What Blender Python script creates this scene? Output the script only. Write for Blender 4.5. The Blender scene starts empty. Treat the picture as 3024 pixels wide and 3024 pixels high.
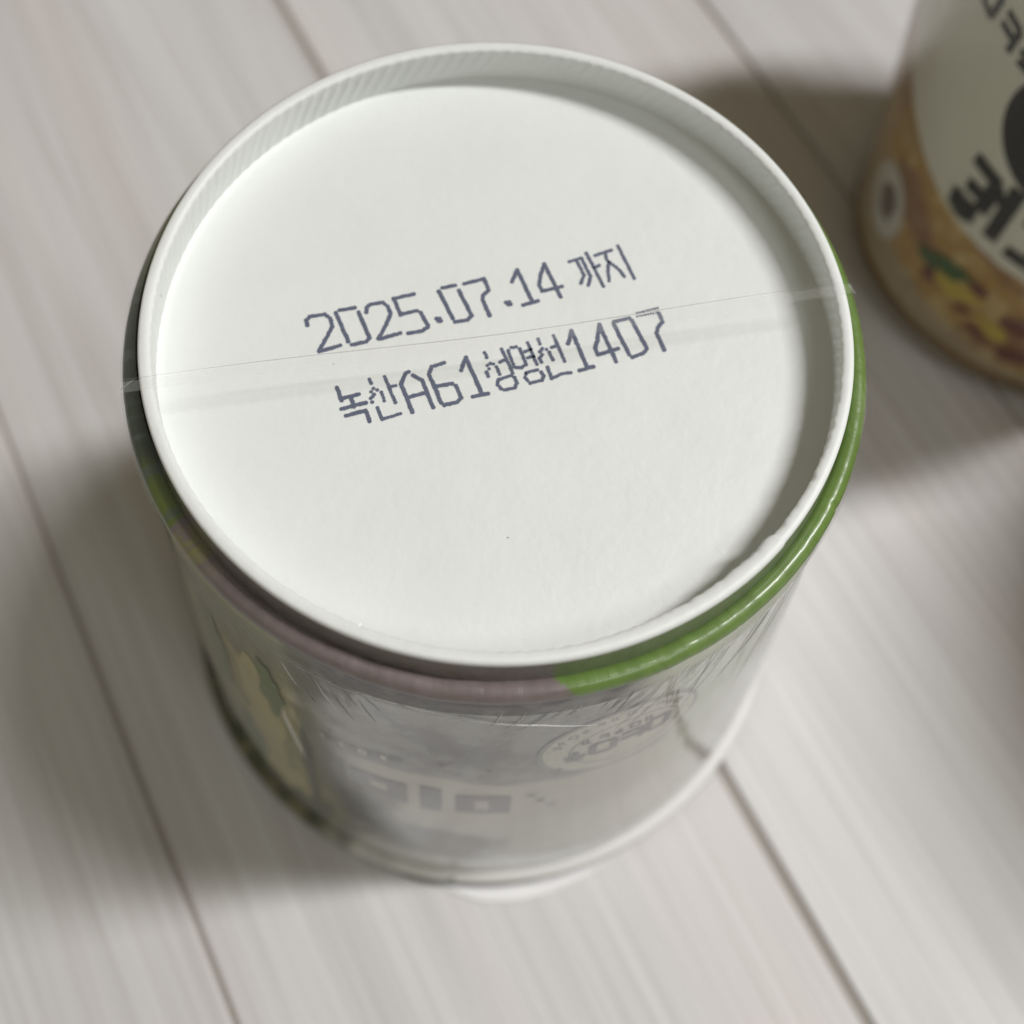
import bpy, bmesh, math, random
from mathutils import Vector, Matrix, noise
random.seed(7)
sin, cos, rad, PI = math.sin, math.cos, math.radians, math.pi
S = 0.037                     # metres per unit: the radius of the paper cup's bottom rim is 37 mm
H = 2.5183                    # cup height in those units

# ------------------------------------------------------------------ camera, world, lamps, exposure
scn = bpy.context.scene
cam_d = bpy.data.cameras.new('camera'); cam = bpy.data.objects.new('camera', cam_d)
scn.collection.objects.link(cam); scn.camera = cam
cam_d.sensor_width = 36.0; cam_d.lens = 36.0 * 3212.99 / 3024.0
R_ = Vector((0.9948786, 0.0937605, 0.03775622)); U_ = Vector((-0.10107702, 0.92286376, 0.37162603)); F_ = Vector((0.0, 0.37353908, -0.92761445))
m = Matrix((( R_.x, U_.x, -F_.x, 0.08893 * S), (R_.y, U_.y, -F_.y, -1.645875 * S), (R_.z, U_.z, -F_.z, (2.626463 + H) * S), (0, 0, 0, 1)))
cam.matrix_world = m
cam_d.clip_start = 0.005; cam_d.clip_end = 50
cam_d.dof.use_dof = True; cam_d.dof.focus_distance = 2.98 * S; cam_d.dof.aperture_fstop = 38.25 / 2.8

w = bpy.data.worlds.new('World'); scn.world = w; w.use_nodes = True
bg = w.node_tree.nodes['Background']; bg.inputs[0].default_value = (1.0, 0.86, 0.59, 1); bg.inputs[1].default_value = 0.130

def area(name, az, el, dist, sx, sy, power, col):
    l = bpy.data.lights.new(name, 'AREA'); l.shape = 'RECTANGLE'; l.size = sx; l.size_y = sy; l.energy = power; l.color = col
    o = bpy.data.objects.new(name, l); scn.collection.objects.link(o)
    a, e = rad(az), rad(el); d = Vector((cos(e) * cos(a), cos(e) * sin(a), sin(e)))
    o.location = d * dist + Vector((0, 0, 0.08))
    z = d; x = Vector((cos(a), sin(a), 0)); x = (x - z * x.dot(z)).normalized(); y = z.cross(x)
    o.matrix_world = Matrix(((x.x, y.x, z.x, o.location.x), (x.y, y.y, z.y, o.location.y), (x.z, y.z, z.z, o.location.z), (0, 0, 0, 1)))
    return o
area('ceiling_tube_lamp', 17, 56, 1.6, 0.56, 0.13, 18.6, (1.0, 0.985, 0.985))
area('ceiling_panel_lamp', -45, 58, 1.4, 0.4, 0.4, 2.5, (0.95, 0.98, 1.0))
scn.view_settings.view_transform = 'Standard'; scn.view_settings.look = 'None'
scn.view_settings.exposure = 0.19; scn.view_settings.gamma = 1.0

# ------------------------------------------------------------------ helpers
C = scn.collection
def tag(o, label=None, cat=None, group=None, kind=None):
    if label: o['label'] = label
    if cat: o['category'] = cat
    if group: o['group'] = group
    if kind: o['kind'] = kind
    return o
def empty(name, loc):
    o = bpy.data.objects.new(name, None); C.objects.link(o); o.location = loc; o.empty_display_size = 0.02; return o
def mesh_obj(name, verts, faces, mat, parent=None, smooth=True, cols=None, uvs=None):
    me = bpy.data.meshes.new(name); me.from_pydata([tuple(v) for v in verts], [], faces); me.update()
    for mm in (mat if isinstance(mat, (list, tuple)) else [mat]): me.materials.append(mm)
    if smooth: me.polygons.foreach_set('use_smooth', [True] * len(me.polygons))
    if cols:
        ca = me.color_attributes.new('print', 'FLOAT_COLOR', 'POINT')
        flat = []
        for c in cols: flat += [c[0], c[1], c[2], 1.0]
        ca.data.foreach_set('color', flat)
    if uvs:
        ul = me.uv_layers.new(name='UVMap')
        idx = [0] * len(me.loops); me.loops.foreach_get('vertex_index', idx)
        f = []
        for i in idx: f += list(uvs[i])
        ul.data.foreach_set('uv', f)
    o = bpy.data.objects.new(name, me); C.objects.link(o)
    if parent: o.parent = parent
    return o
def N(nt, typ, **kw):
    n = nt.nodes.new(typ)
    for k, v in kw.items():
        if k.startswith('i_'):
            k = k[2:]; n.inputs[int(k) if k.isdigit() else k.replace('_', ' ')].default_value = v
        else: setattr(n, k, v)
    return n
def new_mat(name):
    mt = bpy.data.materials.new(name); mt.use_nodes = True; nt = mt.node_tree
    return mt, nt, nt.nodes['Principled BSDF'], nt.links.new
def ss(a, b, x):
    t = min(1, max(0, (x - a) / (b - a))); return t * t * (3 - 2 * t)
def mixc(a, b, t): return tuple(a[i] + (b[i] - a[i]) * t for i in range(3))
def fbm(x, y, z=0.0, o=3): return noise.fractal(Vector((x, y, z)), 1.0, 2.0, o)

# ------------------------------------------------------------------ materials
def paper(name, col, rough=0.55, bump=0.12, sc=900, coat=0.0, mott=0.03):
    mt, nt, b, L = new_mat(name)
    tc = N(nt, 'ShaderNodeTexCoord')
    n1 = N(nt, 'ShaderNodeTexNoise', i_Scale=sc, i_Detail=4.0); L(tc.outputs['Object'], n1.inputs['Vector'])
    n2 = N(nt, 'ShaderNodeTexNoise', i_Scale=sc * 0.16, i_Detail=3.0); L(tc.outputs['Object'], n2.inputs['Vector'])
    mx = N(nt, 'ShaderNodeMix', data_type='RGBA'); mx.inputs[6].default_value = (*[c * (1 - mott) for c in col], 1); mx.inputs[7].default_value = (*[min(1, c * (1 + mott)) for c in col], 1)
    L(n2.outputs[0], mx.inputs[0]); L(mx.outputs[2], b.inputs['Base Color'])
    bp = N(nt, 'ShaderNodeBump', i_Strength=bump, i_Distance=0.0002); L(n1.outputs[0], bp.inputs['Height']); L(bp.outputs[0], b.inputs['Normal'])
    n3 = N(nt, 'ShaderNodeTexNoise', i_Scale=sc * 0.11, i_Detail=3.0, i_Distortion=0.5); L(tc.outputs['Object'], n3.inputs['Vector'])
    bq = N(nt, 'ShaderNodeBump', i_Strength=min(1, bump * 0.8), i_Distance=0.0007); L(n3.outputs[0], bq.inputs['Height']); L(bp.outputs[0], bq.inputs['Normal']); L(bq.outputs[0], b.inputs['Normal'])
    b.inputs['Roughness'].default_value = rough; b.inputs['Coat Weight'].default_value = coat; b.inputs['Coat Roughness'].default_value = 0.2
    return mt
M_paper = paper('white_cup_paper', (0.79, 0.815, 0.797), 0.5, 0.34, 700, 0.0, 0.035)
M_lip = paper('white_lip_paper', (0.80, 0.80, 0.77), 0.4, 0.05)
M_strip = paper('white_strip', (0.82, 0.82, 0.82), 0.3, 0.03)
M_foil = paper('lid_foil', (0.60, 0.61, 0.60), 0.35, 0.05)
M_contact = paper('contact_shade_tone', (0.13, 0.13, 0.14), 0.5, 0.05)  # dark tone for the contact shadow painted under the lip
M_tab = paper('lid_tab_print', (0.20, 0.22, 0.19), 0.4, 0.05)

def printed(name, rough=0.38, coat=0.3, dots=True):
    mt, nt, b, L = new_mat(name)
    at = N(nt, 'ShaderNodeAttribute', attribute_name='print')
    uv = N(nt, 'ShaderNodeUVMap')
    # halftone of the offset print
    sx = N(nt, 'ShaderNodeSeparateXYZ'); L(uv.outputs[0], sx.inputs[0])
    def wave(k1, k2):
        m1 = N(nt, 'ShaderNodeMath', operation='MULTIPLY'); m1.inputs[1].default_value = k1; L(sx.outputs[0], m1.inputs[0])
        m2 = N(nt, 'ShaderNodeMath', operation='MULTIPLY_ADD'); m2.inputs[1].default_value = k2; L(sx.outputs[1], m2.inputs[0]); L(m1.outputs[0], m2.inputs[2])
        s = N(nt, 'ShaderNodeMath', operation='SINE'); L(m2.outputs[0], s.inputs[0]); return s
    a, c = wave(1050, 640), wave(-640, 1050)
    mu = N(nt, 'ShaderNodeMath', operation='ADD'); L(a.outputs[0], mu.inputs[0]); L(c.outputs[0], mu.inputs[1])
    mr = N(nt, 'ShaderNodeMapRange'); mr.inputs[1].default_value = -2; mr.inputs[2].default_value = 2; mr.inputs[3].default_value = 0.86; mr.inputs[4].default_value = 1.12
    L(mu.outputs[0], mr.inputs[0])
    vm = N(nt, 'ShaderNodeVectorMath', operation='SCALE'); L(at.outputs['Color'], vm.inputs[0]); L(mr.outputs[0], vm.inputs['Scale'])
    L(vm.outputs[0], b.inputs['Base Color'])
    n1 = N(nt, 'ShaderNodeTexNoise', i_Scale=60.0, i_Detail=3.0); L(uv.outputs[0], n1.inputs['Vector'])
    bp = N(nt, 'ShaderNodeBump', i_Strength=0.15, i_Distance=0.0003); L(n1.outputs[0], bp.inputs['Height']); L(bp.outputs[0], b.inputs['Normal'])
    b.inputs['Roughness'].default_value = rough; b.inputs['Coat Weight'].default_value = coat; b.inputs['Coat Roughness'].default_value = 0.15
    return mt
M_print = printed('printed_cup_paper')

def schlick(nt, L, f0, f1, pw, nrm=None):
    lw = N(nt, 'ShaderNodeLayerWeight'); lw.inputs['Blend'].default_value = 0.5
    if nrm: L(nrm.outputs[0], lw.inputs['Normal'])
    p = N(nt, 'ShaderNodeMath', operation='POWER'); p.inputs[1].default_value = pw; L(lw.outputs['Facing'], p.inputs[0])
    q = N(nt, 'ShaderNodeMath', operation='MULTIPLY_ADD', use_clamp=True); q.inputs[1].default_value = f1; q.inputs[2].default_value = f0; L(p.outputs[0], q.inputs[0])
    mn = N(nt, 'ShaderNodeMath', operation='MINIMUM'); mn.inputs[1].default_value = 0.8; L(q.outputs[0], mn.inputs[0]); return mn
def film_mat():
    mt, nt, b, L = new_mat('clear_shrink_film'); nt.nodes.remove(b)
    out = nt.nodes['Material Output']
    tr = N(nt, 'ShaderNodeBsdfTransparent'); tr.inputs[0].default_value = (0.97, 0.975, 0.97, 1)
    gl = N(nt, 'ShaderNodeBsdfGlossy'); gl.inputs['Roughness'].default_value = 0.075
    uv = N(nt, 'ShaderNodeUVMap')
    mp = N(nt, 'ShaderNodeMapping'); mp.inputs['Scale'].default_value = (9.0, 2.2, 1.0); L(uv.outputs[0], mp.inputs[0])
    n1 = N(nt, 'ShaderNodeTexNoise', i_Scale=1.0, i_Detail=3.0, i_Distortion=0.6); L(mp.outputs[0], n1.inputs['Vector'])
    mp2 = N(nt, 'ShaderNodeMapping'); mp2.inputs['Scale'].default_value = (60.0, 30.0, 1.0); L(uv.outputs[0], mp2.inputs[0])
    n2 = N(nt, 'ShaderNodeTexNoise', i_Scale=1.0, i_Detail=2.0); L(mp2.outputs[0], n2.inputs['Vector'])
    ad = N(nt, 'ShaderNodeMath', operation='MULTIPLY_ADD'); ad.inputs[1].default_value = 0.06; L(n2.outputs[0], ad.inputs[0]); L(n1.outputs[0], ad.inputs[2])
    bp = N(nt, 'ShaderNodeBump', i_Strength=0.16, i_Distance=0.0012); L(ad.outputs[0], bp.inputs['Height'])
    L(bp.outputs[0], gl.inputs['Normal']); k = schlick(nt, L, 0.055, 1.0, 4.0, bp)
    mx = N(nt, 'ShaderNodeMixShader'); L(k.outputs[0], mx.inputs[0]); L(tr.outputs[0], mx.inputs[1]); L(gl.outputs[0], mx.inputs[2]); L(mx.outputs[0], out.inputs[0])
    return mt
M_film = film_mat()
def thin_film():
    mt, nt, b, L = new_mat('thin_top_film'); nt.nodes.remove(b); out = nt.nodes['Material Output']
    tr = N(nt, 'ShaderNodeBsdfTransparent'); gl = N(nt, 'ShaderNodeBsdfGlossy'); gl.inputs['Roughness'].default_value = 0.08
    fr = schlick(nt, L, 0.035, 0.22, 5.0)
    uv = N(nt, 'ShaderNodeUVMap'); n1 = N(nt, 'ShaderNodeTexNoise', i_Scale=26.0, i_Detail=3.0); L(uv.outputs[0], n1.inputs['Vector'])
    bp = N(nt, 'ShaderNodeBump', i_Strength=0.35, i_Distance=0.0006); L(n1.outputs[0], bp.inputs['Height']); L(bp.outputs[0], gl.inputs['Normal'])
    mx = N(nt, 'ShaderNodeMixShader'); L(fr.outputs[0], mx.inputs[0]); L(tr.outputs[0], mx.inputs[1]); L(gl.outputs[0], mx.inputs[2]); L(mx.outputs[0], out.inputs[0]); return mt
M_thin = thin_film()
def fold_mat(name, col, fac):
    mt, nt, b, L = new_mat(name)
    b.inputs['Base Color'].default_value = (*col, 1); b.inputs['Roughness'].default_value = 0.15; b.inputs['Alpha'].default_value = fac
    return mt
M_fold = fold_mat('film_fold', (0.82, 0.83, 0.81), 0.30)
M_fold2 = fold_mat('film_top_fold', (0.45, 0.45, 0.42), 0.30)
M_weld = fold_mat('film_weld_strip', (0.80, 0.81, 0.79), 0.10)
M_slit = fold_mat('film_slit', (0.14, 0.14, 0.13), 0.28)

def ink_mat(name, col, rough=0.5, alpha=1.0):
    mt, nt, b, L = new_mat(name)
    tc = N(nt, 'ShaderNodeTexCoord'); n = N(nt, 'ShaderNodeTexNoise', i_Scale=2500.0, i_Detail=2.0); L(tc.outputs['Object'], n.inputs['Vector'])
    mx = N(nt, 'ShaderNodeMix', data_type='RGBA'); mx.inputs[6].default_value = (*[c * 0.75 for c in col], 1); mx.inputs[7].default_value = (*[c * 1.3 for c in col], 1)
    L(n.outputs[0], mx.inputs[0]); L(mx.outputs[2], b.inputs['Base Color']); b.inputs['Roughness'].default_value = rough; b.inputs['Alpha'].default_value = alpha
    return mt
M_ink = ink_mat('inkjet_ink', (0.105, 0.122, 0.185), 0.6, 1.0)

def wood_mat():
    mt, nt, b, L = new_mat('whitewashed_wood')
    tc = N(nt, 'ShaderNodeTexCoord'); oi = N(nt, 'ShaderNodeObjectInfo')
    cb = N(nt, 'ShaderNodeCombineXYZ'); mm = N(nt, 'ShaderNodeMath', operation='MULTIPLY'); mm.inputs[1].default_value = 7.0; L(oi.outputs['Random'], mm.inputs[0])
    L(mm.outputs[0], cb.inputs[1]); L(mm.outputs[0], cb.inputs[2])
    va = N(nt, 'ShaderNodeVectorMath', operation='ADD'); L(tc.outputs['Object'], va.inputs[0]); L(cb.outputs[0], va.inputs[1])
    def nz(sx, sy, det, dist=0.0):
        mp = N(nt, 'ShaderNodeMapping'); mp.inputs['Scale'].default_value = (sx, sy, sx); L(va.outputs[0], mp.inputs[0])
        n = N(nt, 'ShaderNodeTexNoise', i_Scale=1.0, i_Detail=det, i_Distortion=dist); L(mp.outputs[0], n.inputs['Vector']); return n
    broad = nz(90, 5, 2.0, 0.4); fine = nz(420, 9, 3.0, 0.3); pink = nz(45, 4, 2.0); hair = nz(1500, 25, 2.0)
    r1 = N(nt, 'ShaderNodeValToRGB'); e = r1.color_ramp.elements
    e[0].position = 0.30; e[0].color = (0.605, 0.598, 0.592, 1); e[1].position = 0.72; e[1].color = (0.67, 0.667, 0.66, 1); L(broad.outputs[0], r1.inputs[0])
    r2 = N(nt, 'ShaderNodeValToRGB'); e = r2.color_ramp.elements
    e[0].position = 0.33; e[0].color = (0.86, 0.845, 0.83, 1); e[1].position = 0.55; e[1].color = (1, 1, 1, 1); L(fine.outputs[0], r2.inputs[0])
    m1 = N(nt, 'ShaderNodeMix', data_type='RGBA', blend_type='MULTIPLY'); m1.inputs[0].default_value = 0.6; L(r1.outputs[0], m1.inputs[6]); L(r2.outputs[0], m1.inputs[7])
    r3 = N(nt, 'ShaderNodeValToRGB'); e = r3.color_ramp.elements
    e[0].position = 0.45; e[0].color = (1, 1, 1, 1); e[1].position = 0.7; e[1].color = (1.0, 0.962, 0.955, 1); L(pink.outputs[0], r3.inputs[0])
    vf = nz(1300, 14, 3.0, 0.2); r4 = N(nt, 'ShaderNodeValToRGB'); e = r4.color_ramp.elements
    e[0].position = 0.38; e[0].color = (0.86, 0.85, 0.84, 1); e[1].position = 0.52; e[1].color = (1, 1, 1, 1); L(vf.outputs[0], r4.inputs[0])
    m3 = N(nt, 'ShaderNodeMix', data_type='RGBA', blend_type='MULTIPLY'); m3.inputs[0].default_value = 0.7; L(m1.outputs[2], m3.inputs[6]); L(r4.outputs[0], m3.inputs[7])
    m2 = N(nt, 'ShaderNodeMix', data_type='RGBA', blend_type='MULTIPLY'); m2.inputs[0].default_value = 1.0; L(m3.outputs[2], m2.inputs[6]); L(r3.outputs[0], m2.inputs[7])
    L(m2.outputs[2], b.inputs['Base Color'])
    rr = N(nt, 'ShaderNodeMapRange'); rr.inputs[3].default_value = 0.42; rr.inputs[4].default_value = 0.58; L(fine.outputs[0], rr.inputs[0]); L(rr.outputs[0], b.inputs['Roughness'])
    bp = N(nt, 'ShaderNodeBump', i_Strength=0.25, i_Distance=0.0002); L(hair.outputs[0], bp.inputs['Height']); L(bp.outputs[0], b.inputs['Normal'])
    return mt
M_wood = wood_mat()
M_groove = paper('floor_groove', (0.34, 0.31, 0.28), 0.8, 0.1)

# ------------------------------------------------------------------ floor of planks
PA = 0.5736368; OFF = 0.5838714; PW = 2.4132660
floor = mesh_obj('floor', [(-1.5, -1.5, -0.0007), (1.5, -1.5, -0.0007), (1.5, 1.5, -0.0007), (-1.5, 1.5, -0.0007)], [(0, 1, 2, 3)], M_groove, smooth=False)
tag(floor, kind='structure')
bp_me = {}
def plank_mesh(wd, ln, bev):
    # a plank along local Y, top face at z=0, edges bevelled into the groove
    vs = []; fs = []
    prof = [(-wd / 2, -0.0012), (-wd / 2, -bev), (-wd / 2 + bev * .35, -bev * .35), (-wd / 2 + bev, 0), (wd / 2 - bev, 0), (wd / 2 - bev * .35, -bev * .35), (wd / 2, -bev), (wd / 2, -0.0012)]
    for y in (-ln / 2, ln / 2):
        for x, z in prof: vs.append((x, y, z))
    n = len(prof)
    for i in range(n - 1): fs.append((i, i + 1, n + i + 1, n + i))
    fs.append(tuple(range(n - 1, -1, -1))); fs.append(tuple(range(n, 2 * n)))
    me = bpy.data.meshes.new('plank'); me.from_pydata(vs, [], fs); me.materials.append(M_wood); me.update(); return me
gaps = {0: 0.0008, 1: 0.0017, 2: 0.0011}
nx, ny = cos(PA), sin(PA)
PL = 1.2
for k in range(-6, 8):
    # seams: index j at OFF+(j-1)*PW for j = 0,1,2 are the three in view
    g0 = gaps.get(k, 0.0011); g1 = gaps.get(k + 1, 0.0011)
    a = (OFF + (k - 1) * PW) * S + g0 / 2; b_ = (OFF + k * PW) * S - g1 / 2
    me = plank_mesh(b_ - a, PL - 0.001, 0.0004)
    c = (a + b_) / 2
    for q in (-1, 0, 1):
        sh = (0.37 * k) % 1.0 * 0.3 - 0.15 + q * PL
        o = bpy.data.objects.new('plank', me); C.objects.link(o); o.parent = floor
        o.location = (c * nx - sh * ny, c * ny + sh * nx, 0); o.rotation_euler = (0, 0, PA)

# ------------------------------------------------------------------ cup building
def rbody(s):  return 1.052 + (s - 0.15) / (2.42 - 0.15) * (1.335 - 1.052)
class Cup:
    """a paper cup; s = distance from the bottom end along the axis, inverted cups stand on their mouth"""
    def __init__(self, root, inv): self.root, self.inv = root, inv
    def P(self, th, s, r):
        z = (H - s) if self.inv else s
        return (r * cos(th) * S, r * sin(th) * S, z * S)
    def lathe(self, name, prof, mat, seg=180, fn=None, col=None, parent=None, close=False, th0=-180, th1=180):
        full = abs(th1 - th0 - 360) < 1e-6
        n = seg + 1; vs = []; cs = [] if col else None; uv = []
        for j, (s, r) in enumerate(prof):
            for i in range(n):
                td = th0 + (th1 - th0) * i / seg; th = rad(td)
                s2, r2 = (s, r) if fn is None else fn(td, s, r, j)
                vs.append(self.P(th, s2, r2)); uv.append((th * 1.15, s if self.inv else s))
                if col: cs.append(col(td, (H - s) if self.inv else s, j))
        fs = []
        m_ = len(prof)
        for j in range(m_ if close else m_ - 1):
            j2 = (j + 1) % m_
            for i in range(seg):
                f = (j * n + i, j * n + i + 1, j2 * n + i + 1, j2 * n + i)
                fs.append(f if not self.inv else f[::-1])
        o = mesh_obj(name, vs, fs, mat, parent or self.root, True, cs, uv)
        return o
    def surf(self, th, s, e): return self.P(rad(th), s, rbody(s) + e)
    def decal(self, name, polys, mat, e, parent=None, rfn=rbody):
        """flat print on the wall: polys are lists of (theta deg, height above floor) quads, tessellated"""
        vs = []; fs = []
        for k, (q, lift) in enumerate(polys):
            (a, b, c, d) = q; nu = max(2, int(max(abs(b[0] - a[0]), abs(c[0] - d[0])) / 1.0) + 1); nv = 3
            base = len(vs)
            for v in range(nv + 1):
                for u in range(nu + 1):
                    fu, fv = u / nu, v / nv
                    t = (a[0] * (1 - fu) + b[0] * fu) * (1 - fv) + (d[0] * (1 - fu) + c[0] * fu) * fv
                    h = (a[1] * (1 - fu) + b[1] * fu) * (1 - fv) + (d[1] * (1 - fu) + c[1] * fu) * fv
                    s = (H - h) if self.inv else h
                    vs.append(self.P(rad(t), s, rfn(s) + e + lift))
            w_ = nu + 1
            for v in range(nv):
                for u in range(nu):
                    f = (base + v * w_ + u, base + v * w_ + u + 1, base + (v + 1) * w_ + u + 1, base + (v + 1) * w_ + u)
                    fs.append(f)
        return mesh_obj(name, vs, fs, mat, parent or self.root)
    def blob(self, name, t0, h0, rt, rh, mat, e, seed=0, amp=0.25, ring=None, tilt=0.0, parent=None, n=48):
        vs = []; fs = []
        def pt(a, k):
            q = 1 + amp * noise.noise(Vector((cos(a) * 1.6, sin(a) * 1.6, seed * 3.1)))
            x, y = cos(a) * q * k, sin(a) * q * k
            x, y = x * cos(tilt) - y * sin(tilt), x * sin(tilt) + y * cos(tilt)
            h = h0 + y * rh; s = (H - h) if self.inv else h
            return self.P(rad(t0 + x * rt), s, rbody(s) + e)
        ks = [1.0, ring] if ring else [1.0, 0.75, 0.5, 0.25]
        for k in ks:
            for i in range(n): vs.append(pt(2 * PI * i / n, k))
        for j in range(len(ks) - 1):
            for i in range(n): fs.append((j * n + i, j * n + (i + 1) % n, (j + 1) * n + (i + 1) % n, (j + 1) * n + i))
        if not ring:
            vs.append(pt(0, 0)); b = (len(ks) - 1) * n
            for i in range(n): fs.append((b + i, b + (i + 1) % n, len(vs) - 1))
        return mesh_obj(name, vs, fs, mat, parent or self.root)
    def tube(self, name, pts, rr, mat, parent=None, n=6, off=0.014):
        vs = []; fs = []
        P3 = [Vector(self.surf(t, s, off)) if r is None else Vector(self.P(rad(t), s, r)) for (t, s, r) in pts]
        return tube3(name, P3, [rr] * len(P3), mat, parent or self.root, n)
def tube3(name, P3, rads, mat, parent, n=6):
    vs = []; fs = []
    for i, p in enumerate(P3):
        d = (P3[min(i + 1, len(P3) - 1)] - P3[max(i - 1, 0)]).normalized()
        a = d.cross(Vector((0.3, 0.2, 1))).normalized(); b = d.cross(a)
        tp = min(1.0, 0.15 + 3.0 * min(i, len(P3) - 1 - i) / max(1, len(P3) - 1))
        for k in range(n):
            an = 2 * PI * k / n; vs.append(p + (a * cos(an) + b * sin(an)) * rads[i] * S * tp)
    for i in range(len(P3) - 1):
        for k in range(n): fs.append((i * n + k, i * n + (k + 1) % n, (i + 1) * n + (k + 1) % n, (i + 1) * n + k))
    return mesh_obj(name, vs, fs, mat, parent)
def stroke_quad(a, b, wt, lift=0.0):
    """thick stroke between two (theta, h) points, width wt in h units"""
    k = 1.2 * PI / 180 * 1.0
    dx, dy = (b[0] - a[0]) * k, b[1] - a[1]; L = math.hypot(dx, dy) or 1e-6
    px, py = -dy / L * wt / 2 / k, dx / L * wt / 2
    return ([(a[0] + px, a[1] + py), (b[0] + px, b[1] + py), (b[0] - px, b[1] - py), (a[0] - px, a[1] - py)], lift)
def box_q(t0, t1, h0, h1, lift=0.0): return ([(t0, h0), (t1, h0), (t1, h1), (t0, h1)], lift)

# ---- colours of the printed paper (functions of angle and height: flat print only)
GREEN = (0.125, 0.215, 0.04); MAUVE = (0.185, 0.15, 0.145); DKG = (0.035, 0.055, 0.035); OLIVE = (0.10, 0.13, 0.02)
def col_roll1(td, h, j):
    n_ = fbm(td * 0.12, h * 9, 1.0); n2 = fbm(td * 0.5, h * 16, 4.0)
    slant = (j % 12) / 11.0
    t = td if td < 90 else td - 360
    c = MAUVE
    if t > -77 + 5 * slant: c = GREEN if t < 100 else DKG
    c = mixc(c, tuple(x * (0.8 + 0.25 * (1 + n2)) for x in c), 0.6)
    if t < -128:
        k = ss(-128, -136, t) * ss(-0.05, 0.25, n2 + (0.25 - abs(t + 134) * 0.03)); c = mixc(c, (0.24, 0.25, 0.03), k * 0.7)
    if t < -141 + 3 * n_ + 3 * slant:
        c = mixc((0.12, 0.17, 0.018), (0.035, 0.06, 0.028), ss(-145, -156, t + 6 * n_))
        c = mixc(c, (0.09, 0.125, 0.10), ss(0.05, 0.4, n2) * 0.8)
        c = mixc(c, (0.16, 0.17, 0.10), ss(-176, -196, t))
    return c
def col_body1(td, h, j):
    n1 = fbm(td * 0.05, h * 2.2, 2.0); n2 = fbm(td * 0.11, h * 5, 7.0); n3 = fbm(td * 0.3, h * 11, 5.0)
    t = td if td < 90 else td - 360
    c = mixc((0.07, 0.065, 0.07), (0.24, 0.235, 0.235), ss(-0.3, 0.4, n2 + 0.5 * n3))                # dark mauve ground
    c = mixc(c, (0.62, 0.60, 0.52), ss(1.58, 1.52, h + 0.05 * n1) * ss(-112, -104, t))     # cream band with the big letters
    c = mixc(c, (0.62, 0.61, 0.56), ss(1.12, 0.98, h + 0.06 * n1) * ss(-110, -98, t) * 0.8)
    # seaweed heap
    k = ss(0.15, -0.08, abs(h - 0.66 + 0.010 * (t + 96)) - 0.24 + 0.22 * n2) * ss(-118, -110, t) * ss(-78, -86, t + 4 * n3)
    c = mixc(c, (0.008, 0.010, 0.014), k)
    # right side: pale
    c = mixc(c, (0.66, 0.70, 0.58), ss(-63, -52, t + (h - 1.7) * 9))
    c = mixc(c, (0.70, 0.70, 0.62), ss(-86, -70, t) * ss(1.15, 0.9, h))
    # left side: soup and noodles with greens
    kl = ss(-110, -119, t + 3 * n1)
    soup = mixc((0.50, 0.46, 0.10), (0.78, 0.74, 0.34), ss(-0.2, 0.35, n3))
    soup = mixc(soup, (0.36, 0.38, 0.10), ss(0.05, 0.35, n2))
    soup = mixc(soup, (0.018, 0.036, 0.005), ss(0.46, 0.38, h + 0.30 * n3 + 0.2 * n2) * ss(-112, -120, t))
    soup = mixc(soup, (0.40, 0.42, 0.28), ss(1.7, 2.1, h + 0.2 * n1))
    c = mixc(c, soup, kl)
    c = mixc(c, (0.085, 0.10, 0.05), ss(-119, -116, t) * ss(-110, -113, t) * 0.7 * ss(0.3, 1.4, h))
    kr = ss(-116, -104, t)
    c = mixc(c, (0.10, 0.10, 0.10), ss(0.045, 0.0, abs(h - 0.40 + 0.02 * n1)) * 0.6 * kr)
    c = mixc(c, (0.80, 0.81, 0.78), ss(0.37, 0.31, h + 0.03 * n1) * kr)
    c = mixc(c, (0.40, 0.40, 0.38), ss(0.15, 0.12, h) * (0.3 + 0.7 * (1 - kr)))
    return c
BROTH = (0.46, 0.265, 0.055)
def label_edge(td):
    t = td if td < 90 else td - 360
    return 0.97 + 0.0001 * (t + 118) ** 2 if t < -118 else 0.97 + 0.00004 * (t + 118) ** 2
def col_body2(td, h, j):
    t = td if td < 90 else td - 360
    n1 = fbm(td * 0.06, h * 3.2, 12.0); n2 = fbm(td * 0.16, h * 7, 17.0)
    c = (0.74, 0.725, 0.63)
    e = label_edge(td)
    soup = mixc(BROTH, (0.60, 0.44, 0.18), ss(-0.05, 0.4, n2))
    soup = mixc(soup, (0.22, 0.08, 0.03), ss(0.08, 0.38, n1) * 0.75)
    soup = mixc(soup, (0.42, 0.34, 0.22), ss(0.42, 0.28, h + 0.004 * (t + 130)) * 0.8)
    soup = mixc(soup, (0.10, 0.055, 0.02), ss(0.20, 0.12, h))
    soup = mixc(soup, (0.50, 0.36, 0.26), ss(-165, -180, t) * 0.6)
    c = mixc(c, soup, ss(e + 0.004, e - 0.004, h))
    return c
def col_plain(td, h, j): return (0.30, 0.17, 0.06)

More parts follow.
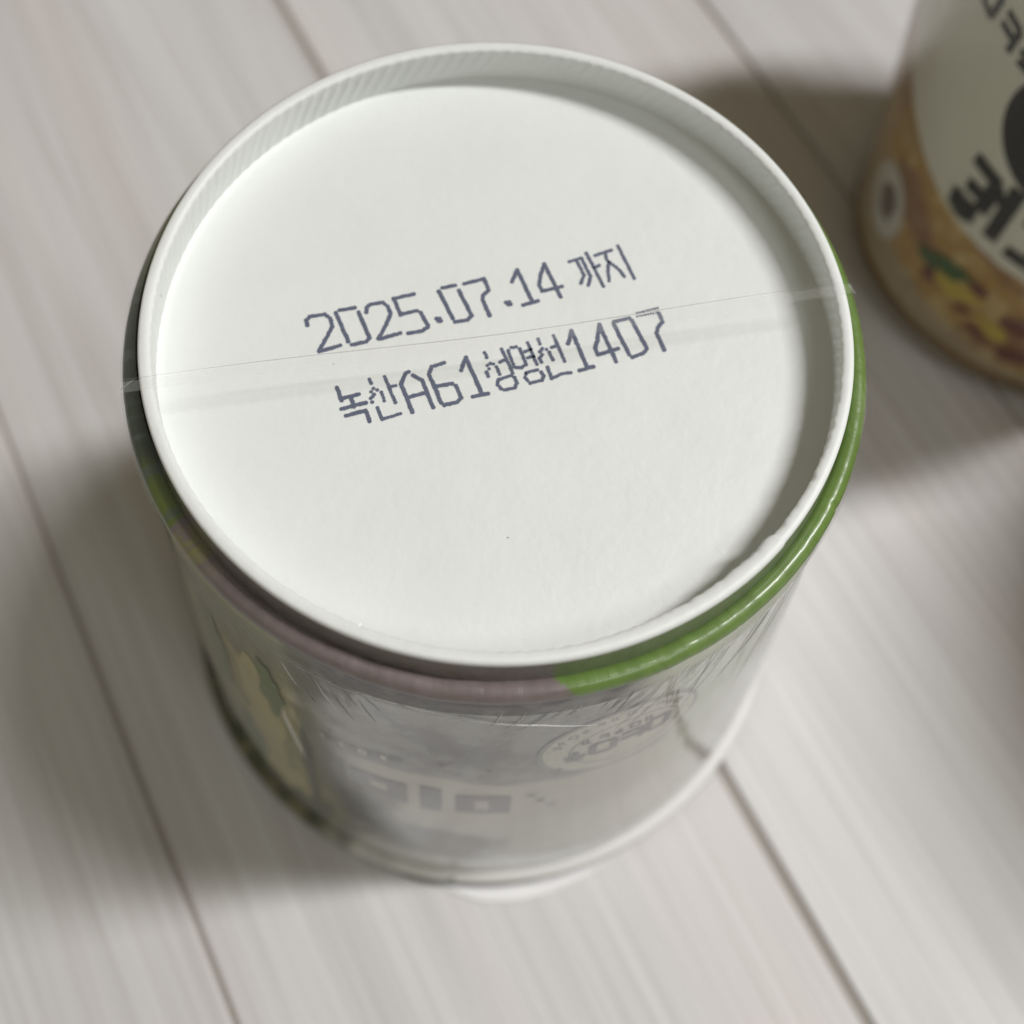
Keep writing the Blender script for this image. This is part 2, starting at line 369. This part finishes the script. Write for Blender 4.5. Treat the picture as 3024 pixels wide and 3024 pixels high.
def rim_fn(inv):
    def fn(td, s, r, j):
        t = td if td < 90 else td - 360
        if j <= 15:           # inner wall: slanting knurled ridges pressed into the paper
            k = (ss(-0.5, 5, j) if j < 8 else 1.0 - 0.6 * ss(10, 15, j))
            ph = 142 * rad(td) - s * 74
            nm = 0.75 + 0.9 * noise.noise(Vector((td * 0.07, s * 10, 3)))
            r += k * nm * (0.0028 * sin(ph + 1.2 * noise.noise(Vector((td * 0.3, 0, 2)))) + 0.0012 * sin(2 * ph + 1.3))
        if j in (15, 16, 17):
            wv = 0.0022 * noise.noise(Vector((td * 0.30, 0, 5))) + 0.0018 * noise.noise(Vector((td * 0.8, 0, 8)))
            amp = 0.35 + 1.25 * ss(-75, -45, t) * ss(0, -14, t)
            r += wv * amp * (1.0 if j < 17 else 0.4)
            r -= 0.007 * ss(-78, -55, t) * ss(-36.2, -37.2, t) * (1.0 if j < 17 else 0.3)
        if j >= 16:           # the lapped seam of the paper
            r += 0.003 * ss(-60, -40, t) * ss(-36.2, -37.0, t)
            if 16 <= j <= 20: s -= 0.004 * ss(-60, -42, t) * ss(-36.2, -37.0, t)
        return s, r
    return fn
DISC = 0.145
def build_cup(inv, colR, colB, seg=1):
    root = empty('noodle_cup', (0, 0, 0))
    cup = Cup(root, inv)
    # rim: inner wall of the foot, its rounded edge and the outer face
    prof = [(DISC + 0.004 - (DISC - 0.006) * k / 14, 0.984 - 0.019 * k / 14) for k in range(15)] + [(0.008, 0.9652), (0.003, 0.968), (0.0, 0.975), (-0.001, 0.984), (0.0, 0.992), (0.003, 0.998), (0.009, 1.0005), (0.02, 1.001)]
    cup.lathe('base_rim', prof, M_paper, 1800 if seg else 180, rim_fn(inv))
    # recessed bottom disc
    dp = [(DISC, 1e-5)] + [(DISC, r) for r in (0.3, 0.6, 0.85, 0.955)] + [(DISC - 0.002, 0.972), (DISC - 0.010, 0.985)]
    cup.lathe('bottom_disc', dp[::-1], M_paper, 180)
    # printed foot wall between the rim and the curl, paled to imitate the film's reflection
    fp = [(0.021, 1.0012), (0.05, 1.005), (0.08, 1.010), (0.105, 1.016), (0.125, 1.02)]
    cup.lathe('foot_wall', fp, M_print, 360, None, lambda t, h, j: mixc(colR(t, h, 0), (0.20, 0.20, 0.185), 0.45))
    # the rolled edge of the outer sleeve
    K = 12
    tor = [(0.123 - 0.033 * sin(2 * PI * k / 16 + 0.2), 1.041 - 0.031 * cos(2 * PI * k / 16 + 0.2)) for k in range(16)]
    def roll_fn(td, s, r, j):
        w1 = 0.0035 * noise.noise(Vector((td * 0.05, 1, 2))) + 0.0022 * noise.noise(Vector((td * 0.22, 2, 2))) + 0.0010 * noise.noise(Vector((td * 0.7, s * 30, 4)))
        q = -0.004 * math.exp(-((td + 24.0) / 0.35) ** 2) - 0.002 * math.exp(-((td + 61.0) / 0.3) ** 2) - 0.002 * math.exp(-((td + 48.0) / 0.3) ** 2)
        return s + w1, r + w1 * 0.6 + q
    cup.lathe('rolled_edge', tor, M_print, 900 if seg else 180, roll_fn, colR, close=True)
    # printed sleeve
    rows = 150 if seg else 40
    bp_ = [(0.145 + (2.43 - 0.145) * k / rows, rbody(0.145 + (2.43 - 0.145) * k / rows)) for k in range(rows + 1)]
    cup.lathe('printed_sleeve', bp_, M_print, 720 if seg else 180, None, colB)
    # mouth lip and lid
    lp = [(2.442 - 0.062 * sin(2 * PI * k / 14), 1.332 + 0.052 * cos(2 * PI * k / 14)) for k in range(14)]
    def lip_col(td, h, j):
        t = td if td < 90 else td - 360
        if not inv: return (0.78, 0.78, 0.75)
        n_ = fbm(td * 0.15, 3.0, 2.0)
        return mixc((0.80, 0.80, 0.775), mixc((0.03, 0.045, 0.012), (0.22, 0.20, 0.10), ss(-0.1, 0.35, n_)), ss(-100, -120, t + 9 * n_) * 0.93)
    cup.lathe('mouth_lip', lp[::-1], M_print, 240, None, lip_col, close=True)
    le = [(H - 0.012 - 0.011 * sin(2 * PI * k / 8), 1.372 + 0.012 * cos(2 * PI * k / 8)) for k in range(8)]  # lid edge ring, coloured dark to stand in for the contact shadow
    cup.lathe('lid_contact_shade', le[::-1], M_contact, 240, None, None, close=True)
    ld = [(H - 0.001, 1e-5), (H - 0.001, 1.30), (H - 0.001, 1.335), (H - 0.006, 1.342), (H - 0.012, 1.344)]
    cup.lathe('lid', ld, M_foil, 180)
    # shrink film
    fl = [(0.004, 1.0045), (0.03, 1.024), (0.06, 1.042), (0.09, 1.062), (0.108, 1.074), (0.122, 1.079), (0.137, 1.080), (0.155, 1.0795), (0.175, 1.0805)]
    fl += [(q, 1.080 + 0.04 * (q - 0.16) + 0.106 * (q - 0.16) ** 2) for q in [0.19 + 0.03 * k for k in range(17)]]
    fl += [(0.7 + (2.38 - 0.7) * k / 50, rbody(0.7 + (2.38 - 0.7) * k / 50) + 0.012) for k in range(51)]
    fl += [(2.405, 1.345), (2.410, 1.3385)]
    def film_fn(td, s, r, j):
        a = ss(0.16, 0.3, s) * ss(2.46, 2.3, s)
        d = 0.010 * noise.noise(Vector((td * 0.04, s * 1.2, 3))) * a
        tens = math.exp(-((s - 0.3) / 0.28) ** 2) * ss(0.14, 0.22, s)
        d += 0.007 * max(0, noise.noise(Vector((td * 0.22 + s * 0.8, s * 0.6, 9)))) * tens * ss(0.24, 0.38, s)
        d += 0.010 * max(0, noise.noise(Vector((td * 0.10 - s * 2.0, s * 2.4, 11)))) * math.exp(-((s - 2.15) / 0.3) ** 2)
        return s, r + d
    cup.lathe('foot_film', fl[:11], M_thin, 540 if seg else 120, film_fn)
    film = cup.lathe('shrink_film', fl[10:], M_film, 540 if seg else 120, film_fn)
    return root, cup, film

# ------------------------------------------------------------------ cup one: upside down in front
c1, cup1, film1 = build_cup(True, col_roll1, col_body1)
tag(c1, 'film-wrapped paper cup standing upside down with a date printed on its white bottom', 'cup', 'paper noodle cups on the floor')

# thin film stretched over the foot, with its welded seam
n = 720; vs = [(0, 0, (H + 0.0065) * S)]; uvv = [(0, 0)]; fs = []
for j, rr in enumerate((0.25, 0.5, 0.75, 0.93, 0.95, 0.965, 0.985)):
    for i in range(n):
        a = 2 * PI * i / n; z = H + 0.0065 - 0.010 * (1 - rr) * (1 + noise.noise(Vector((rr * 2 * cos(a), rr * 2 * sin(a), 3))))
        if rr > 0.94:
            td = i * 0.5; td = td - 360 if td > 180 else td
            z += 0.010 * max(0, noise.noise(Vector((td * 0.9, rr * 20, 6))) - 0.08) * (ss(-150, -125, td) * ss(-48, -70, td) + 0.7 * ss(135, 150, td))
        vs.append((rr * cos(a) * S, rr * sin(a) * S, z * S)); uvv.append((0.4 * cos(a) * rr, 0.4 * sin(a) * rr))
for i in range(n): fs.append((0, 1 + i, 1 + (i + 1) % n))
for j in range(6):
    for i in range(n): fs.append((1 + j * n + i, 1 + (j + 1) * n + i, 1 + (j + 1) * n + (i + 1) % n, 1 + j * n + (i + 1) % n))
mesh_obj('top_film', vs, fs, M_thin, c1, True, None, uvv)
seamP = []
for i in range(61):
    u = i / 60; x = -0.995 + 1.99 * u; y = -0.325 + (0.225 + 0.325) * u + 0.006 * sin(u * 9) - 0.006 * (1 - (2 * u - 1) ** 2)
    seamP.append(Vector((x * S, y * S, (H + 0.005 - 0.006 * (1 - (2 * u - 1) ** 2)) * S)))
wl = [(p + Vector((0.0, q * 0.036 * S, -0.0016 * S - 0.03 * q * S))) for q in (0, 1) for p in seamP]
wl = [Vector((p.x, p.y - 0.040 * S, p.z)) if i < 61 else Vector((p.x, p.y - 0.036 * S - 0.006 * S, p.z + 0.030 * S)) for i, p in enumerate(wl)]
mesh_obj('film_weld', wl, [(i, i + 1, 62 + i, 61 + i) for i in range(60)], M_weld, c1)
tube3('film_seam', seamP, [0.0016 + 0.0008 * noise.noise(Vector((i * .3, 0, 0))) for i in range(61)], M_fold2, c1)
cup1.tube('film_seam', [(-162.0 - 0.3 * k, 0.004 + 0.016 * k, 1.012 + 0.010 * k) for k in range(8)], 0.003, M_fold)
cup1.tube('film_seam', [(13.0 + 0.2 * k, 0.004 + 0.016 * k, 1.012 + 0.010 * k) for k in range(8)], 0.003, M_fold)

# folds and creases of the film on the wall
def crease(pts, rr=0.0045, mt=None, off=0.024):
    P = []
    for a, b in zip(pts[:-1], pts[1:]):
        for k in range(8):
            f = k / 8; P.append((a[0] + (b[0] - a[0]) * f, a[1] + (b[1] - a[1]) * f, None))
    P.append((pts[-1][0], pts[-1][1], None))
    cup1.tube('film_crease', P, rr, mt or M_fold, off=off)
crease([(-118, 0.25), (-97.5, 0.235), (-87.7, 0.262), (-78, 0.31), (-69.5, 0.40)], 0.0035)
random.seed(5)
for k in range(17):
    t = -84 + 50 * (k + random.uniform(-.35, .35)) / 16; ln = random.uniform(0.08, 0.20) + 0.22 * ss(-75, -45, t)
    dr = random.uniform(3.0, 6.0) * ln / 0.2 * (1 if k % 5 else 0.4)
    crease([(t, 0.185), (t - dr * 0.4, 0.185 + ln * 0.5), (t - dr, 0.185 + ln)], random.uniform(0.0016, 0.0034), M_slit if k % 4 == 2 else M_fold)
for k, (t, s0, ln) in enumerate(((-104.5, 0.27, 0.17), (-108.5, 0.30, 0.20), (-111.5, 0.26, 0.24), (-114.5, 0.32, 0.20), (-99.0, 0.24, 0.10), (-117.0, 0.28, 0.16))):
    crease([(t, s0), (t + ln * 7, s0 + ln * 0.5), (t + ln * 16, s0 + ln)], 0.0024, M_slit if k in (0, 1, 3) else M_fold)
crease([(-119.5, 0.80), (-118.2, 1.0), (-116.6, 1.25)], 0.008); crease([(-38, 0.22), (-40, 0.5), (-43, 0.8)], 0.003)

# lid pull tab folded up against the lip
vs = []; fs = []
for v in range(6):
    for u in range(9):
        t = -99.5 + (9.5 * u / 8); h = 0.006 + (0.11 * (u / 8) ** 1.6 + 0.015) * v / 5
        r = 1.392 + 0.012 * sin(u / 8 * PI) - 0.02 * (v / 5) ** 2
        vs.append(cup1.P(rad(t), H - h, r))
for v in range(5):
    for u in range(8): fs.append((v * 9 + u, v * 9 + u + 1, (v + 1) * 9 + u + 1, (v + 1) * 9 + u))
tabo = mesh_obj('lip_strip', vs, fs, M_tab, c1); so = tabo.modifiers.new('thick', 'SOLIDIFY'); so.thickness = 0.0003

vs = []; fs = []  # flat white crescent on the floor, tapering to both ends
for v in range(7):
    for u in range(25):
        f = u / 24; t = -94.0 + 36 * f; wd = 0.060 * ss(0, 0.30, f) * (1 - ss(0.40, 1.0, f)) ** 1.0 + 0.003
        r_ = 1.398 + wd * v / 6; h = 0.006 + 0.001 * sin(f * 21)
        vs.append(cup1.P(rad(t), H - h, r_))
for v in range(6):
    for u in range(24): fs.append((v * 25 + u, v * 25 + u + 1, (v + 1) * 25 + u + 1, (v + 1) * 25 + u))
flat_strip = mesh_obj('lip_strip', vs, fs, M_strip, c1); so = flat_strip.modifiers.new('thick', 'SOLIDIFY'); so.thickness = 0.00012
flat_strip['label'] = 'flat white crescent strip lying in front of the lip'

# printed marks on the sleeve (it stands on its mouth, so they read upside down)
M_pg = ink_mat('grey_print', (0.13, 0.13, 0.15), 0.4); M_pc = ink_mat('cream_print', (0.66, 0.65, 0.57), 0.4); M_pl = ink_mat('pale_ring_print', (0.30, 0.31, 0.29), 0.4); M_pd = ink_mat('dark_print', (0.03, 0.03, 0.032), 0.4)
def char1(polys, mt=None): cup1.decal('printed_letter', polys, mt or M_pg, 0.003)
char1([box_q(-96.2, -92.5, 1.14, 1.44), box_q(-90.2, -81.0, 1.335, 1.395, .0004), box_q(-90.2, -81.0, 1.17, 1.20, .0004), box_q(-90.2, -87.0, 1.18, 1.38), box_q(-84.6, -81.0, 1.18, 1.38)])
char1([box_q(-108.5, -98.3, 1.34, 1.41, .0004), box_q(-108.5, -98.3, 1.16, 1.24, .0004), box_q(-108.5, -105, 1.18, 1.40), box_q(-101.8, -98.3, 1.18, 1.40), box_q(-110.5, -109.3, 1.14, 1.44)])
# dashes between the words
for t0, hh in ((-78.5, 1.36), (-76.8, 1.28), (-74.9, 1.20)): char1([box_q(t0, t0 + 1.6, hh, hh + 0.03)], M_pl)
# round badge
M_gd = ink_mat('dark_green_print', (0.018, 0.035, 0.006), 0.4); M_gl = ink_mat('leaf_green_print', (0.16, 0.26, 0.04), 0.4); M_yl = ink_mat('noodle_yellow_print', (0.80, 0.74, 0.33), 0.4)
for i, (t, h, rt, rh, mt, tl) in enumerate(((-127, 1.15, 5.0, 0.60, M_yl, 0.12), (-124, 0.62, 5.5, 0.22, M_yl, 0.3), (-133, 0.75, 4.0, 0.30, M_gl, 0.2), (-120, 0.28, 4.8, 0.085, M_gd, 0.3), (-127.5, 0.24, 4.5, 0.07, M_gd, 0.1), (-134, 0.27, 4.0, 0.09, M_gl, 0.2),
        (-117.0, 1.05, 1.3, 0.42, M_gd, 0.05), (-115.5, 0.50, 2.6, 0.10, M_gd, 0.4), (-121, 0.45, 2.0, 0.06, M_gl, 0.0), (-138, 1.5, 4.0, 0.40, M_gl, 0.1), (-122.5, 1.75, 2.6, 0.22, M_gl, 0.3))):
    cup1.blob('printed_leaf' if mt is not M_yl else 'printed_noodles', t, h, rt, rh, mt, 0.0022 + 0.0004 * i, seed=i + 30, amp=0.75, tilt=tl)
bt, bh = -64.0, 1.83
badge = cup1.blob('badge', bt, bh, 13.7, 0.275, M_pl, 0.0030, amp=0.0)
cup1.blob('badge_field', bt, bh, 12.9, 0.258, M_pc, 0.0034, amp=0.0, parent=c1)
cup1.blob('badge_ring', bt + 0.8, bh - 0.02, 9.6, 0.185, M_pl, 0.0038, amp=0.0, ring=0.955)
random.seed(3)
def blockchar(t, h, w_, hh, kind, mt=M_pg, rot=0.0):
    st = {0: [(-.5, .5, .5, .5), (.5, .5, .5, -.5), (-.5, 0, .5, 0)], 1: [(-.5, -.5, .5, -.5), (-.5, .5, -.5, -.5), (0, .5, 0, -.5)], 2: [(-.5, .5, .5, .5), (-.5, -.5, .5, -.5), (-.5, .5, -.5, -.5), (.5, .5, .5, -.5)], 3: [(0, .5, 0, -.5), (-.5, -.1, .5, -.1), (-.4, -.5, .4, -.5)]}[kind]
    return [stroke_quad((t + (x0 * cos(rot) - y0 * sin(rot)) * w_, h + y0 * hh + x0 * sin(rot) * hh), (t + (x1 * cos(rot) - y1 * sin(rot)) * w_, h + y1 * hh + x1 * sin(rot) * hh), hh * 0.27, 0.0003 * i) for i, (x0, y0, x1, y1) in enumerate(st)]
for i, (t, h, w_, hh, k) in enumerate(((-71.6, 1.775, 3.6, 0.085, 3), (-67.0, 1.80, 3.6, 0.10, 2), (-62.4, 1.81, 3.6, 0.10, 0), (-57.8, 1.83, 3.4, 0.10, 2))):
    cup1.decal('printed_letter', blockchar(t, h, w_, hh, k), M_pg, 0.0042)
for i in range(5):
    cup1.decal('printed_letter', blockchar(-70.0 + i * 2.6, 1.90 + 0.006 * i, 1.5, 0.04, (i * 3 + 1) % 4), M_pg, 0.0042)
for i in range(11):
    a = rad(165 - i * 13)
    cup1.decal('printed_letter', blockchar(bt + 11.2 * cos(a), bh + 0.222 * sin(a), 1.2, 0.028, i % 4), M_pl, 0.0042)
# small row of lettering left of the middle, specks
for i in range(12):
    t = -113.0 + i * 1.25; h = 1.615 + 0.010 * i * 0.6
    cup1.decal('printed_letter', blockchar(t, h, 0.85, 0.045, (i * 5) % 4), M_pd if i % 3 else M_pc, 0.0034)
for t, h in ((-92.6, 1.72), (-85.0, 1.70), (-73.8, 1.66)): cup1.blob('print_speck', t, h, 0.42, 0.014, M_pd, 0.0034, seed=int(-t), amp=0.5, n=12)
random.seed(11)

# ---- inkjet characters on the bottom: every stroke is a row of small dots, coordinates in cup units
HZ = (H - DISC) * S
def unproj(X, Y):
    d = R_ * ((X - 1512) / 3212.99) - U_ * ((Y - 1512) / 3212.99) + F_
    t = (-DISC - 2.626463) / d.z
    return (0.08893 + t * d.x, -1.645875 + t * d.y)
INK = []   # filled below: characters traced once into cup coordinates
def ink_char(strokes, ox, oy, sc, dotr=0.0070, thin=1.0):
    if len(strokes) > 5 and thin == 1.0: thin = 0.86
    vs = []; fs = []; k = 0
    for st in strokes:
        pts = [unproj(ox + x * sc, oy + y * sc) for x, y in st]
        if len(pts) == 1: pts = [pts[0], (pts[0][0] + 1e-5, pts[0][1])]
        dots = []
        for a, b in zip(pts[:-1], pts[1:]):
            L = math.hypot(b[0] - a[0], b[1] - a[1]); nn = max(1, int(round(L / 0.0086)))
            for i in range(nn): dots.append((a[0] + (b[0] - a[0]) * i / nn, a[1] + (b[1] - a[1]) * i / nn))
        dots.append(pts[-1])
        for (x, y) in dots:
            x += random.uniform(-1, 1) * 0.0008; y += random.uniform(-1, 1) * 0.0008
            r = dotr * thin * random.uniform(0.92, 1.08); z = HZ + (0.00002 + 0.000003 * (k % 9)); k += 1
            b0 = len(vs)
            for i in range(10):
                a = 2 * PI * i / 10; vs.append(((x + r * cos(a)) * S, (y + r * sin(a)) * S, z))
            fs.append(tuple(range(b0, b0 + 10)))
    return mesh_obj('printed_character', vs, fs, M_ink, c1, False)
A = (850, 680, 0.62112)
for st in (
    [[(93, 452), (88, 428), (105, 412), (175, 400), (200, 418), (212, 458), (190, 500), (150, 572)], [(150, 576), (250, 548)]],
    [[(246, 380), (318, 370)], [(228, 392), (288, 528)], [(336, 390), (388, 512)], [(304, 545), (372, 530), (388, 512)]],
    [[(374, 390), (374, 368), (392, 354), (450, 343), (474, 362), (490, 395), (468, 448), (432, 515)], [(435, 518), (534, 490)]],
    [[(503, 325), (598, 304)], [(505, 330), (536, 402)], [(536, 402), (614, 382)], [(632, 392), (666, 452)], [(664, 462), (640, 478), (574, 490)]],
    [[(708, 420)], [(716, 432)], [(722, 420)], [(727, 432)]],
    [[(736, 275), (796, 262)], [(718, 290), (784, 420)], [(814, 288), (874, 405)], [(796, 436), (856, 426), (874, 408)]],
    [[(840, 256), (932, 230), (944, 258), (954, 284)], [(954, 286), (930, 308), (926, 330), (960, 406)]],
    [[(1038, 344)], [(1050, 354)], [(1052, 342)], [(1060, 352)]],
    [[(1066, 246), (1090, 188), (1164, 342)], [(1120, 356), (1188, 337)]],
    [[(1219, 160), (1202, 215), (1196, 262), (1210, 288)], [(1210, 290), (1302, 268)], [(1220, 162), (1298, 318)]],
): ink_char(st, *A)
B = (1650, 700, 0.15528)
for st in (
    [[(205, 470), (430, 400)], [(350, 470), (480, 720), (425, 880)], [(440, 420), (605, 750), (560, 920)], [(525, 310), (850, 935)], [(680, 575), (770, 545)]],
    [[(695, 352), (1000, 250)], [(880, 320), (925, 450)], [(950, 480), (935, 650), (960, 835)], [(960, 480), (1040, 540), (1140, 615), (1250, 755)], [(1120, 165), (1440, 790)]],
): ink_char(st, *B, thin=0.88)
D = (950, 1000, 0.28468)
for st in (
    [[(155, 510), (175, 550), (190, 605), (207, 645)], [(210, 622), (388, 576)], [(300, 605), (336, 705)], [(205, 730), (460, 666)], [(255, 800), (455, 745), (498, 858)]],
    [[(495, 420), (514, 466)], [(575, 532), (540, 520), (515, 550)], [(545, 580), (512, 622), (522, 660)], [(622, 556), (650, 645)], [(655, 396), (763, 662)], [(712, 502), (768, 488)], [(580, 718), (628, 838), (818, 780)]],
    [[(826, 470), (840, 430), (872, 355), (902, 345)], [(945, 380), (990, 405), (1040, 432), (1158, 715)], [(826, 475), (942, 765)], [(892, 610), (1080, 562)]],
    [[(1268, 253), (1142, 290), (1114, 370), (1240, 665)], [(1175, 500), (1352, 466)], [(1394, 490), (1440, 600)], [(1446, 615), (1408, 660), (1270, 690)]],
    [[(1447, 328), (1495, 198), (1660, 568)], [(1568, 605), (1724, 570)]],
): ink_char(st, *D)
E_ = (1380, 900, 0.32091)
for st in (
    [[(160, 440), (180, 485)], [(240, 548), (210, 540), (182, 560)], [(200, 590), (178, 620), (195, 658)], [(268, 570), (298, 640)], [(302, 527), (345, 510)], [(316, 410), (410, 605)], [(285, 690), (405, 652), (418, 630)], [(434, 672), (456, 722), (440, 760)], [(432, 768), (338, 785)], [(310, 770), (278, 738), (284, 700)]],
    [[(380, 420), (405, 395), (450, 388)], [(482, 405), (540, 540)], [(538, 552), (500, 578), (448, 580)], [(378, 432), (432, 570)], [(556, 350), (640, 548)], [(532, 430), (582, 412)], [(560, 490), (606, 470)], [(540, 625), (645, 600)], [(682, 620), (706, 655), (690, 690)], [(688, 697), (580, 722)], [(558, 700), (534, 670), (540, 640)]],
    [[(650, 315), (668, 360)], [(728, 412), (692, 405), (668, 435)], [(690, 460), (662, 492), (684, 530)], [(754, 436), (788, 508)], [(778, 392), (826, 376)], [(795, 285), (895, 520)], [(737, 575), (778, 680), (870, 635), (952, 625)]],
    [[(928, 358), (960, 242), (1100, 568)], [(1035, 606), (1160, 570)]],
    [[(1215, 182), (1198, 330), (1176, 400), (1200, 458)], [(1206, 460), (1300, 432), (1384, 404)], [(1218, 190), (1370, 525)]],
    [[(1352, 155), (1490, 125)], [(1515, 145), (1644, 388)], [(1650, 405), (1618, 448), (1522, 484)], [(1345, 172), (1490, 460)]],
): ink_char(st, *E_)
ink_char([[(1560, 76), (1750, 32)], [(1562, 106), (1762, 70)]], *E_, thin=0.55)
ink_char([[(1762, 76), (1780, 118), (1800, 160)], [(1786, 172), (1752, 215), (1742, 262), (1775, 330), (1812, 415)]], *E_)
# a couple of fibres and specks in the paper
for (X, Y, r) in ((1499, 1588, .0020), (985, 1075, .0014)):
    ink_char([[(X, Y)]], 0, 0, 1, dotr=r)

# ------------------------------------------------------------------ cup two: upright at the right, far side
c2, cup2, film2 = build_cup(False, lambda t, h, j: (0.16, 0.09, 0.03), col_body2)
c2.location = (2.92 * S, 2.42 * S, 0)
tag(c2, 'upright paper cup with black lettering and food picture, cut off at upper right', 'cup', 'paper noodle cups on the floor')
M_blk = ink_mat('black_print', (0.012, 0.014, 0.012), 0.4); M_mar = ink_mat('dark_round_print', (0.010, 0.006, 0.008), 0.4)
M_lf = ink_mat('green_print', (0.035, 0.10, 0.015), 0.4); M_yel = ink_mat('yellow_print', (0.55, 0.42, 0.05), 0.4); M_red = ink_mat('red_print', (0.15, 0.035, 0.02), 0.4); M_gry = ink_mat('grey_brown_print', (0.13, 0.10, 0.09), 0.4)
M_org = ink_mat('orange_print', (0.46, 0.30, 0.12), 0.4); M_wht = ink_mat('white_print', (0.62, 0.60, 0.54), 0.4)
cup2.blob('round_mark', -127.5, 1.80, 16.5, 0.345, M_mar, 0.004, amp=0.0)
W = 0.078
cup2.decal('printed_letter', [stroke_quad((-144.6, 1.43), (-137.0, 1.40), W), stroke_quad((-143.6, 1.275), (-136.4, 1.275), W, .0004), stroke_quad((-137.4, 1.41), (-137.9, 1.19), W, .0008),
    stroke_quad((-136.6, 1.345), (-133.0, 1.335), W, .0004), stroke_quad((-132.9, 1.46), (-132.9, 1.09), W, .0012), stroke_quad((-144.2, 1.20), (-144.0, 1.08), W, .0016), stroke_quad((-139.9, 1.20), (-139.7, 1.08), W, .0016), stroke_quad((-144.0, 1.155), (-139.8, 1.155), W * .7, .0020), stroke_quad((-144.0, 1.09), (-139.7, 1.09), W * .8, .0024)], M_blk, 0.004)
cup2.decal('printed_letter', [stroke_quad((-128.5, 1.34), (-121.5, 1.34), W), stroke_quad((-121.8, 1.34), (-122.3, 1.12), W, .0004), stroke_quad((-128.5, 1.10), (-121.0, 1.09), W, .0008), stroke_quad((-119.0, 1.42), (-119.0, 1.05), W, .0012)], M_blk, 0.004)
cup2.decal('printed_letter', [stroke_quad((-115.5, 1.38), (-109.5, 1.38), W), stroke_quad((-112.3, 1.38), (-115.3, 1.15), W, .0004), stroke_quad((-112.0, 1.3), (-109.0, 1.15), W, .0008), stroke_quad((-107.0, 1.45), (-107.0, 1.08), W, .0012)], M_blk, 0.004)
# small lettering above, in an arc
for i, (t, h, k, rt) in enumerate(((-163.0, 2.14, 1, .3), (-157.3, 2.07, 2, .2), (-150.8, 2.03, 0, .15), (-144.6, 2.03, 3, .05), (-138.6, 2.2, 2, 0), (-132.5, 2.2, 1, 0), (-126.5, 2.2, 0, 0))):
    cup2.decal('printed_letter', blockchar(t, h, 4.2, 0.115, k, M_blk, -rt), M_blk, 0.004)
# food picture: bowl, leaf, egg, chilli
def fb(nm, t, h, rt, rh, mt, sd, e, tilt=0.0, amp=0.5): cup2.blob(nm, t, h, rt, rh, mt, e, seed=sd, amp=amp, tilt=tilt)
fb('printed_leaf', -143.5, 0.665, 4.2, 0.045, M_lf, 1, .0040, 0.25); fb('printed_leaf', -137.0, 0.725, 5.2, 0.055, M_lf, 2, .0044, 0.2); fb('printed_leaf', -133.0, 0.76, 2.6, 0.035, M_lf, 3, .0048)
fb('printed_egg', -133.5, 0.615, 5.2, 0.075, M_yel, 4, .0042); fb('printed_egg', -128.6, 0.655, 3.4, 0.045, M_yel, 5, .0046)
fb('printed_egg', -117.9, 0.50, 3.8, 0.05, M_yel, 6, .0042); fb('printed_egg', -122.0, 0.545, 3.0, 0.03, M_yel, 16, .0046)
fb('printed_chilli', -141.0, 0.57, 2.4, 0.048, M_red, 7, .0050); fb('printed_chilli', -127.8, 0.74, 2.6, 0.04, M_red, 8, .0050); fb('printed_chilli', -128.3, 0.53, 3.0, 0.03, M_red, 9, .0050)
fb('printed_chilli', -122.0, 0.43, 4.2, 0.045, M_red, 10, .0040); fb('printed_chilli', -114.5, 0.63, 4.2, 0.06, M_red, 11, .0044); fb('printed_chilli', -110.5, 0.38, 5.0, 0.07, M_red, 12, .0044)
fb('printed_leaf', -108.5, 0.78, 4.5, 0.05, M_lf, 15, .0044)
fb('printed_oval', -164.5, 0.60, 9.5, 0.235, M_wht, 13, .0036, 0, 0.1); fb('printed_oval_mark', -163.5, 0.62, 4.0, 0.12, M_gry, 14, .0042, 0.3, 0.3)
fb('printed_stripe', -166.0, 1.085, 7.0, 0.055, M_org, 18, .0038, -0.12, 0.15)

# ------------------------------------------------------------------ cup three: unseen beyond the right edge, added only for the shadow it casts
def copy_tree(src):
    r = src.copy(); C.objects.link(r)
    for ch in list(src.children):
        c = ch.copy(); C.objects.link(c); c.parent = r
    return r
c3 = copy_tree(c2); c3.location = (4.95 * S, 0.30 * S, 0); c3.rotation_euler = (0, 0, 0.6)
tag(c3, 'unseen noodle cup added outside the right edge to cast a soft shadow on the planks', 'cup', 'paper noodle cups on the floor')
